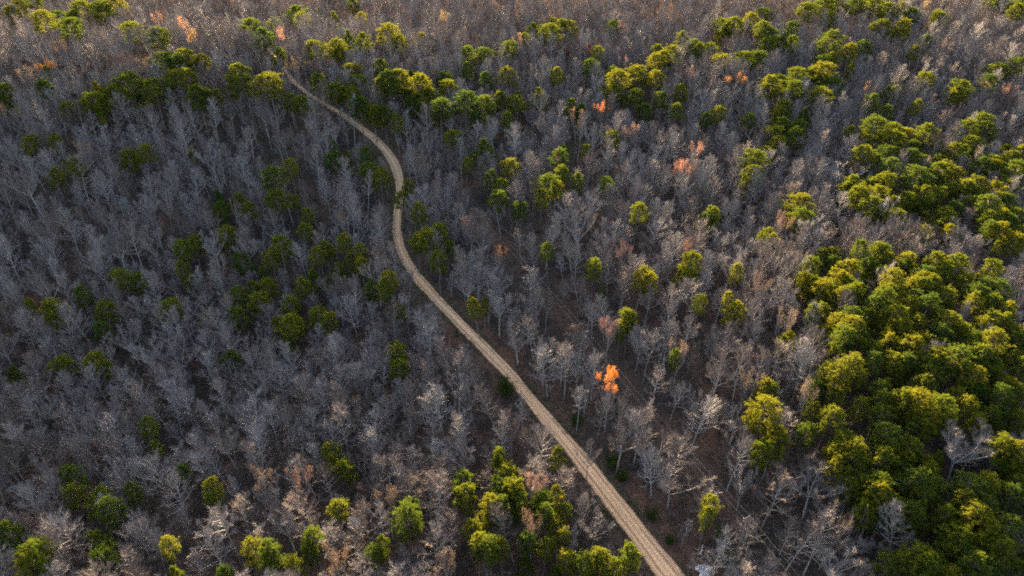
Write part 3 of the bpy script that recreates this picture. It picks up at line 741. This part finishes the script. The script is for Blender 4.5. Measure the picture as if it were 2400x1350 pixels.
# trees crowding the far end of the road, which they all but hide
for i in range(0, NR):
    if rk[i] or random.random() > .42: continue
    side = random.choice((-1, -1, 1))
    q = RC[i] + nrm[i] * side * (HW[i] + U(.5, 2.2))
    if 222 < rpy[i] < 252 and side < 0 and random.random() < .75: continue
    x, y = float(q[0]), float(q[1])
    if near(x, y, 2.2): continue
    k = random.choice([j for j, pr in enumerate(BP) if pr.ty in 'nms'])
    pr = BP[k]; s = U(.7, 1.0); z = float(terrain(x, y))
    px, py, zc = (float(v) for v in project(x, y, z + pr.zc * s * .82))
    if abs(px - 400) < 30 and abs(py - 50) < 40: continue
    put(x, y, 2.6)
    trees.append(dict(kind='bare', p=pr, k=k, x=x, y=y, z=z, rz=U(0, 6.28), sxy=s * 1.05, sz=s * .82, px=px, py=py, r=pr.rad * s * FPX / zc, zc=zc))
for _ in range(26000):
    y = U(48, 415); x = U(-1, 1) * (0.80 * (y * CP + 75) + 25)
    d = random.choice((2.6, 3.0, 3.5, 4.1, 4.7))
    if near(x, y, d): continue
    z = float(terrain(x, y))
    wide = x > 0 or y > 250
    ty = random.choices('nmfs', (5, 3, 1, 3) if not wide else (4, 4, 2, 3))[0]
    k = random.choice([i for i, p in enumerate(BP) if p.ty == ty])
    p = BP[k]
    s = U(.60, 1.05) * (1.0 if y < 230 else 1.06)
    px, py, zc = project(x, y, z + p.zc * s * .82)
    px, py, zc = float(px), float(py), float(zc)
    if hides_way(x, y, z, p.top * s * .82, p.rad * s): continue
    r = p.rad * s * FPX / zc
    # leave the pines' crowns in view where the photograph shows them whole
    dd = np.hypot(PXY[:, 0] - px, PXY[:, 1] - py)
    if np.any((dd < 0.95 * PXY[:, 2] + 0.65 * r) & (PXY[:, 3] > zc - 1)) and random.random() < .95: continue
    put(x, y, d)
    trees.append(dict(kind='bare', p=p, k=k, x=x, y=y, z=z, rz=U(0, 6.28), sxy=s * U(.92, 1.1), sz=s * .82, px=px, py=py, r=r, zc=zc))

print('scatter', time.time() - T0)
def shown(t): return -15 < t['px'] < 2415 and -15 < t['py'] < 1365
for kind in ('pine', 'bare'):
    L = [t for t in trees if t['kind'] == kind and shown(t)]
    L.sort(key=lambda t: (-t.get('big', 0), t['zc'] / (t['sxy'] * t['p'].rad)))
    for t in L[:300]: t['own'] = True
for t in trees:
    if t['kind'] == 'rust': t['own'] = True

# ------------------------------------------------------------------ labels: look, then where it stands from a landmark
def sector(dx, dy):
    a = math.degrees(math.atan2(-dy, dx)) % 360
    return ['right of', 'upper right of', 'above', 'upper left of', 'left of', 'lower left of', 'below', 'lower right of'][int(((a + 22.5) % 360) // 45)]
ORD = ['nearest', 'second', 'third', 'fourth', 'fifth', 'sixth', 'seventh', 'eighth', 'ninth', 'tenth', 'eleventh', 'twelfth', 'thirteenth', 'fourteenth', 'fifteenth', 'sixteenth', 'seventeenth', 'eighteenth']
bins = {}
for t in trees:
    if not t.get('own'): continue
    q = sorted(LAND, key=lambda l: math.hypot(l[1] - t['px'], l[2] - t['py']))
    l = q[0]
    if math.hypot(l[1] - t['px'], l[2] - t['py']) < 13 and t['kind'] != 'rust':
        t['at'] = l[0]; l = q[1]
    dist = math.hypot(l[1] - t['px'], l[2] - t['py'])
    t['land'], t['dist'], t['sec'] = l[0], dist, sector(t['px'] - l[1], t['py'] - l[2])
    if t['kind'] == 'pine':
        w = 'broad' if t['sxy'] > 1.08 else ('slim' if t['sxy'] < 0.82 else 'round-crowned')
        if t['k'] == 7: w = 'cone-shaped golden'
        t['look'] = w + ' green pine'
    elif t['kind'] == 'bare':
        ty = t['p'].ty
        t['look'] = {'n': 'slender leafless tree', 'm': 'leafless tree', 'f': 'spreading leafless tree', 's': 'short leafless tree'}[ty]
    else:
        t['look'] = t['word'] + ' oak'
    bins.setdefault((t['look'], t['land'], t['sec']), []).append(t)
for key, L in bins.items():
    L.sort(key=lambda t: t['dist'])
    for i, t in enumerate(L):
        if len(L) == 1:
            t['label'] = f"{t['look']} {t['sec']} {t['land']}"
        else:
            t['label'] = f"{t['look']}, {ORD[min(i, 17)]} {t['sec']} {t['land']}"

GROUP = {'pine': 'green pines standing in the wood', 'bare': 'leafless hardwood trees of the wood', 'rust': 'oaks that keep their dead leaves'}
NAME = {'pine': 'pine_tree', 'bare': 'bare_tree', 'rust': 'oak_tree'}
CAT = {'pine': 'pine tree', 'bare': 'bare tree', 'rust': 'oak tree'}
far = {'pine': [], 'bare': []}
for t in trees:
    if t.get('own'):
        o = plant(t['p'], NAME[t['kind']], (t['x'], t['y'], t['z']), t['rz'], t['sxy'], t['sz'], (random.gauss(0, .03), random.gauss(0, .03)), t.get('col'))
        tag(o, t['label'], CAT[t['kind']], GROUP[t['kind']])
    else:
        far[t['kind']].append((t['x'], t['y'], t['z'], t['rz'], t['sxy'], t['sz'], t['k']))
print('pines', sum(t['kind'] == 'pine' for t in trees), 'bare', sum(t['kind'] == 'bare' for t in trees), 'far', {k: len(v) for k, v in far.items()})
# pines outside the picture, so that the stand goes on beyond its right border
for _ in range(120):
    y = U(70, 300); x = 0.78 * (y * CP + 75) + U(2, 45)
    far['pine'].append((x, y, float(terrain(x, y)), U(0, 6.28), U(.85, 1.15), U(.9, 1.1), random.randrange(7)))
stuff('pine_wood', 'farther green pines massed among the leafless wood', [p.joined.mesh('pine_shape', p.mats) for p in PP], far['pine'], [M['pine_bark'], M['needles']], 'pine wood')
stuff('leafless_wood', 'farther grey leafless trees covering the hillside', [p.joined.mesh('bare_shape', p.mats) for p in BP], far['bare'], [M['pale_bark'], M['twigs']], 'leafless wood')

print('planted', time.time() - T0)
# ------------------------------------------------------------------ undergrowth
UP = []
for i in range(5):
    random.seed(500 + i)
    b = Mesh()
    h = (1.0, 1.6, 2.2, 1.3, 3.2)[i]
    for k in range(46):
        p = Vector((random.gauss(0, .35 * h), random.gauss(0, .35 * h), 0))
        d0 = (Vector((p.x, p.y, 0)) * 0.6 / h + Vector((U(-.4, .4), U(-.4, .4), 1))).normalized()
        L = h * U(.4, 1.05)
        e = p + d0 * L
        b.tube([p, p + d0 * L * .5 + Vector((U(-.1, .1), U(-.1, .1), 0)), e], [0.018, 0.013, 0], 3)
        for _ in range(4):
            w = p + d0 * L * U(.35, 1)
            b.tube([w, w + side_dir(d0, R(U(25, 65))) * U(.2, .55) * h ** .5], [0.012, 0], 3)
    UP.append(b.mesh('brush_shape', [M['brush']]))
random.seed(21)
pts = []
for _ in range(34000):
    y = U(58, 330); x = U(-1, 1) * (0.78 * (y * CP + 75) + 10)
    dr = np.min(np.hypot(RC[:, 0] - x, RC[:, 1] - y) - HW)
    if dr < 0.15: continue
    qx, qy, _ = project(x, y, float(terrain(x, y)))
    in_strip = np.min(np.hypot(SX - qx, SY - qy) - SW) < 6
    if in_strip and random.random() < .35: continue
    s = U(.55, 1.1) * (0.45 if in_strip else 1) * (0.32 if dr < 1.4 else 0.6 if dr < 4 else 1)
    pts.append((x, y, float(terrain(x, y)) - 0.05, U(0, 6.28), s, s * U(.8, 1.2), random.choices(range(5), (4, 4, 2, 4, 1))[0] if not in_strip else random.choice((0, 3))))
stuff('undergrowth', 'brown twiggy undergrowth on the leaf-strewn forest floor', UP, pts, [M['brush']], 'undergrowth')

# ------------------------------------------------------------------ dry grass on the verges
GP = []
for i in range(4):
    random.seed(700 + i)
    b = Mesh()
    for k in range(70):
        q = Vector((random.gauss(0, .28), random.gauss(0, .28), -.03))
        b.blade(q, (Vector((U(-.6, .6), U(-.6, .6), 1))).normalized(), .05, U(.2, .6))
    GP.append(b)
M['dry_grass'] = bark_mat('dry_grass', [(0.1, (0.10, 0.075, 0.045)), (0.5, (0.19, 0.145, 0.09)), (0.9, (0.15, 0.15, 0.07))], 0.4, .6)
GP = [b.mesh('grass_shape', [M['dry_grass']]) for b in GP]
random.seed(23)
pts = []
for _ in range(5200):
    i = random.randrange(8, NR - 1)
    if math.sin(i * .31) + math.sin(i * .113 + 1) + U(-1.3, 1.3) < -.6: continue
    side = random.choice((-1, 1))
    q = RC[i] + nrm[i] * side * (HW[i] * (1 + U(-.10, .05)) + abs(random.gauss(0, .55))) + np.array([U(-.5, .5), U(-.5, .5)])
    s = U(.5, 1.2)
    pts.append((q[0], q[1], float(terrain(q[0], q[1])) + .03, U(0, 6.28), s, s * U(.7, 1.2), random.randrange(4)))
stuff('dry_grass', 'dry tan grass fringing the dirt road', GP, pts, [M['dry_grass']], 'grass')
# ------------------------------------------------------------------ the cable line in its cleared strip
random.seed(31)
m, nt, out = new_mat('pole_wood')
d = N(nt, 'ShaderNodeBsdfPrincipled'); d.inputs['Roughness'].default_value = .8
nz = N(nt, 'ShaderNodeTexNoise'); nz.inputs['Scale'].default_value = 3
nt.links.new(ramp_node(nt, nz.outputs[0], [(0.3, (0.10, 0.085, 0.072)), (0.7, (0.20, 0.175, 0.15))]), d.inputs['Base Color']); nt.links.new(d.outputs[0], out.inputs[0])
M['pole'] = m
def plain(name, col, rough=.6, metal=0):
    m, nt, out = new_mat(name)
    d = N(nt, 'ShaderNodeBsdfPrincipled'); d.inputs['Base Color'].default_value = (*col, 1); d.inputs['Roughness'].default_value = rough; d.inputs['Metallic'].default_value = metal
    nt.links.new(d.outputs[0], out.inputs[0]); return m
M['ceramic'] = plain('ceramic', (.62, .63, .64), .3)
M['steel'] = plain('galvanised_steel', (.42, .43, .45), .45, .7)
M['cable'] = plain('cable', (.20, .19, .18), .5)
PH = 9.5
tx, ty, tz = unproject([1055, 1372, 1752], [408, 777, 1212], PH)
P = [(float(a), float(b)) for a, b in zip(tx, ty)]
P = [(2 * P[0][0] - P[1][0], 2 * P[0][1] - P[1][1])] + P + [(2 * P[2][0] - P[1][0], 2 * P[2][1] - P[1][1])]
pole_me = Mesh(); pole_me.tube([Vector((0, 0, -1)), Vector((0, 0, PH * .5)), Vector((0, 0, PH))], [.19, .16, .12], 8); pole_me.tube([Vector((0, 0, PH)), Vector((0, 0, PH + .03))], [.12, 0], 8)
arm = Mesh(); arm.tube([Vector((-.75, .16, PH - .35)), Vector((.75, .16, PH - .35))], [.07, .07], 4)
ins = Mesh(); ins.tube([Vector((0, 0, 0)), Vector((0, 0, .06)), Vector((0, 0, .10)), Vector((0, 0, .16)), Vector((0, 0, .24))], [.05, .09, .05, .09, .0], 8)
tr = Mesh(); tr.tube([Vector((0, -.42, PH - 1.9)), Vector((0, -.42, PH - 1.85)), Vector((0, -.42, PH - 1.1)), Vector((0, -.42, PH - 1.0))], [.05, .24, .24, .05], 10)
pm, am, im, tm = pole_me.mesh('pole', [M['pole']]), arm.mesh('crossarm', [M['pole']]), ins.mesh('insulator', [M['ceramic']]), tr.mesh('transformer', [M['steel']])
PL = ['utility pole at the end of the strip behind the roadside trees', 'utility pole where the cleared strip meets the tan bare trees', 'utility pole with pale top midway along the cleared strip', 'utility pole beside the leafless trees low in the strip', 'utility pole just past the bottom of the strip']
ends = []
for i, (x, y) in enumerate(P):
    a = P[min(i + 1, 4)]; b = P[max(i - 1, 0)]
    yaw = math.atan2(a[1] - b[1], a[0] - b[0]) + math.pi / 2
    if i in (0, 4):
        pass
    z = float(terrain(x, y))
    r = empty('utility_pole', (x, y, z)); r.rotation_euler = (0, 0, yaw)
    tag(r, PL[i], 'utility pole', 'utility poles of the cable line')
    obj('pole', pm, r); ar = obj('crossarm', am, r)
    for dx in (-.65, .65):
        q = obj('insulator', im, ar); q.location = (dx, .16, PH - .28)
    if i == 2: obj('transformer', tm, r)
    Mx = Matrix.Translation((x, y, z)) @ Matrix.Rotation(yaw, 4, 'Z')
    ends.append([Mx @ Vector((dx, .16, PH - .04)) for dx in (-.65, .65)])
for k, lab in enumerate(('cable on the road side of the crossarms over the strip', 'cable on the far side of the crossarms over the strip')):
    c = Mesh()
    for i in range(4):
        a, b = ends[i][k], ends[i + 1][k]
        c.tube([a.lerp(b, t / 16) - Vector((0, 0, 1.1 * 4 * (t / 16) * (1 - t / 16))) for t in range(17)], [.016] * 17, 4)
    tag(obj('power_cable', c.mesh('power_cable', [M['cable']])), lab, 'cable', 'cables on the utility poles')

# ------------------------------------------------------------------ evergreen shrubs beside the road
def shrub_mesh(seed, h):
    random.seed(seed)
    st, lf = Mesh(), Mesh()
    for k in range(16):
        az = U(0, 6.28); d0 = dirn(az, R(U(35, 88)))
        bp_ = wobble(Vector((U(-.3, .3), U(-.3, .3), -.1)), d0, h * U(.6, 1.05), 4, .05, .15)
        st.tube(bp_, [.04, .03, .025, .018, .01], 4)
        for j in range(46):
            q, qd = along(bp_, U(.25, .99))
            p_ = q + Vector((random.gauss(0, .28), random.gauss(0, .28), random.gauss(0, .25)))
            for _ in range(3): lf.leaf(p_ + Vector((U(-.15, .15), U(-.15, .15), U(-.15, .15))), U(.07, .13))
    return st.mesh('stems', [M['brush']]), lf.mesh('leaves', [M['shrub']])
sh = [shrub_mesh(600 + i, h) for i, h in enumerate((3.0, 2.3))]
SH = [(1187, 917, 60, 'large dark green shrub on the left verge of the straight road'), (1350, 985, 40, 'dark green shrub on the right verge above the broad bare tree'), (1437, 1085, 52, 'dark green shrub right of the road under the bare trees'), (1458, 1115, 44, 'dark green shrub just below another on the right verge'),
      (1528, 1205, 40, 'small green shrub on the right verge in deep shade'), (1572, 1265, 34, 'low bright green shrub right of the road near its lower end'), (1695, 1265, 50, 'tall dark green shrub above the pale rubble heap'), (1712, 1315, 62, 'mossy green shrub right of the pale rubble heap'), (1760, 1260, 40, 'olive green shrub under the cables'), (1690, 1240, 40, 'narrow green shrub between the heap and the bare trees'), (1783, 1250, 22, 'tiny yellow-green shrub touching the cables'), (985, 575, 34, 'dark green shrub under the roadside pine pair')]
src = []
for i, (px, py, w, lab) in enumerate(SH):
    x, y, z = (float(v[0]) for v in unproject(px, py, 1.0))
    zc = y * CP - (z - CAM_H) * SP
    s = w * zc / FPX / 3.6
    k = i % 2
    if len(src) <= k:
        r = empty('shrub'); kids = [obj('stems', sh[k][0], r), obj('leaves', sh[k][1], r)]; src.append((r, kids))
    else:
        r = src[k][0].copy(); COL.objects.link(r)
        for c in src[k][1]:
            c = c.copy(); COL.objects.link(c); c.parent = r
    r.location = (x, y, float(terrain(x, y))); r.rotation_euler = (0, 0, U(0, 6.28)); r.scale = (s, s, s * U(.85, 1.1))
    tag(r, lab, 'shrub', 'evergreen shrubs on the verges')

# ------------------------------------------------------------------ rubble heap, fallen log, house roof
random.seed(77)
x, y, z = (float(v[0]) for v in unproject(1656, 1337, 0.3))
g = Mesh()
for k in range(330):
    a, rr = U(0, 6.28), math.sqrt(U(0, 1))
    lob = 1 + .28 * math.sin(3 * a + 1) + .15 * math.sin(5 * a)
    ex, ey = math.cos(a) * rr * 1.7 * lob, math.sin(a) * rr * 1.15 * lob
    hz = 0.42 * (1 - rr) + .18 * math.sin(ex * 2.3) * math.cos(ey * 2) * (1 - rr) + U(-.08, .06)
    s = U(.06, .12) if random.random() < .8 else U(.15, .3)
    c0 = Vector((ex, ey, hz))
    vs = [Vector((U(.6, 1.1) * s * sx_, U(.6, 1.1) * s * sy_, U(.5, .9) * s * sz_)) for sx_ in (-1, 1) for sy_ in (-1, 1) for sz_ in (-1, 1)]
    q = Matrix.Rotation(U(0, 6.28), 3, 'Z') @ Matrix.Rotation(U(-.7, .7), 3, 'X')
    b = len(g.v); g.v += [tuple(c0 + q @ v) for v in vs]
    for f in ((0, 1, 3, 2), (4, 6, 7, 5), (0, 4, 5, 1), (2, 3, 7, 6), (0, 2, 6, 4), (1, 5, 7, 3)): g.f.append(tuple(b + j for j in f)); g.mi.append(0)
m, nt, out = new_mat('pale_stone')
geo = N(nt, 'ShaderNodeNewGeometry'); nz = N(nt, 'ShaderNodeTexNoise'); nz.inputs['Scale'].default_value = 2.5; nz.inputs['Detail'].default_value = 4
nt.links.new(geo.outputs['Position'], nz.inputs['Vector'])
d = N(nt, 'ShaderNodeBsdfPrincipled'); d.inputs['Roughness'].default_value = .9
nt.links.new(ramp_node(nt, nz.outputs[0], [(0.3, (0.30, 0.31, 0.34)), (0.7, (0.62, 0.64, 0.68))]), d.inputs['Base Color']); nt.links.new(d.outputs[0], out.inputs[0])
hp = obj('rubble_heap', g.mesh('rubble_heap', [m])); hp.location = (x, y, float(terrain(x, y)))
tag(hp, 'heap of pale grey rubble in the clearing right of the road', 'rubble heap')

lx_, ly_, lz_ = unproject([1641, 1648], [1299, 1276], .25)
a, b = Vector((lx_[0], ly_[0], float(terrain(lx_[0], ly_[0])) + .18)), Vector((lx_[1], ly_[1], float(terrain(lx_[1], ly_[1])) + .22))
lg = Mesh(); lg.tube([a, a.lerp(b, .35) + Vector((.08, 0, .03)), a.lerp(b, .7) + Vector((-.05, 0, 0)), b], [.20, .19, .17, .12], 7)
lg.tube([a.lerp(b, .6), a.lerp(b, .6) + Vector((.7, .3, .35))], [.07, .03], 5)
tag(obj('fallen_log', lg.mesh('fallen_log', [plain('weathered_wood', (.36, .29, .24), .9)])), 'pale fallen log in the clearing above the rubble heap', 'log')

x, y, z = (float(v[0]) for v in unproject(400, 52, 5.2))
hz = float(terrain(x, y))
hs = empty('house', (x, y, hz)); hs.rotation_euler = (0, 0, R(14))
tag(hs, 'small house with pale metal roof between two orange oaks', 'house')
def boxm(x0, x1, y0, y1, z0, z1, mt, nm, par):
    me = bpy.data.meshes.new(nm)
    me.from_pydata([(a, b, c) for a in (x0, x1) for b in (y0, y1) for c in (z0, z1)], [], [(0, 1, 3, 2), (4, 6, 7, 5), (0, 4, 5, 1), (2, 3, 7, 6), (0, 2, 6, 4), (1, 5, 7, 3)])
    me.materials.append(mt); return obj(nm, me, par)
wallm = plain('pale_siding', (.42, .40, .37), .8)
w = Mesh(); hw_, hl, wh, gh = 3.2, 5.0, 3.0, 5.0
w.v = [(-hl, -hw_, -1), (hl, -hw_, -1), (hl, hw_, -1), (-hl, hw_, -1), (-hl, -hw_, wh), (hl, -hw_, wh), (hl, hw_, wh), (-hl, hw_, wh), (-hl, 0, gh - .1), (hl, 0, gh - .1)]
w.f = [(0, 1, 5, 4), (2, 3, 7, 6), (1, 2, 6, 9, 5), (3, 0, 4, 8, 7)]; w.mi = [0] * 4
obj('wall', w.mesh('wall', [wallm]), hs)
rf = Mesh(); e = .45; zz = wh - (gh - wh) / hw_ * e
for s_ in (-1, 1):
    b = len(rf.v)
    for dz in (0.06, 0.14): rf.v += [(-hl - e, s_ * (hw_ + e), zz + dz), (hl + e, s_ * (hw_ + e), zz + dz), (hl + e, 0, gh + dz), (-hl - e, 0, gh + dz)]
    for f in ((0, 1, 2, 3), (4, 5, 6, 7), (0, 1, 5, 4), (1, 2, 6, 5), (3, 0, 4, 7), (2, 3, 7, 6)): rf.f.append(tuple(b + j for j in f)); rf.mi.append(0)
obj('roof', rf.mesh('roof', [plain('metal_roof', (.66, .66, .66), .4, .2)]), hs)
for wx in (-2.6, 2.6):
    f = boxm(wx - .6, wx + .6, -hw_ - .05, -hw_ + .02, 1.0, 2.3, plain('window_frame', (.7, .7, .68)), 'window', hs)
    boxm(wx - .5, wx + .5, -hw_ - .065, -hw_ - .045, 1.1, 2.2, plain('window_glass', (.04, .05, .06), .1), 'pane', f)
dr = boxm(-.5, .5, -hw_ - .05, -hw_ + .02, 0, 2.1, plain('door_paint', (.12, .07, .05)), 'door', hs)
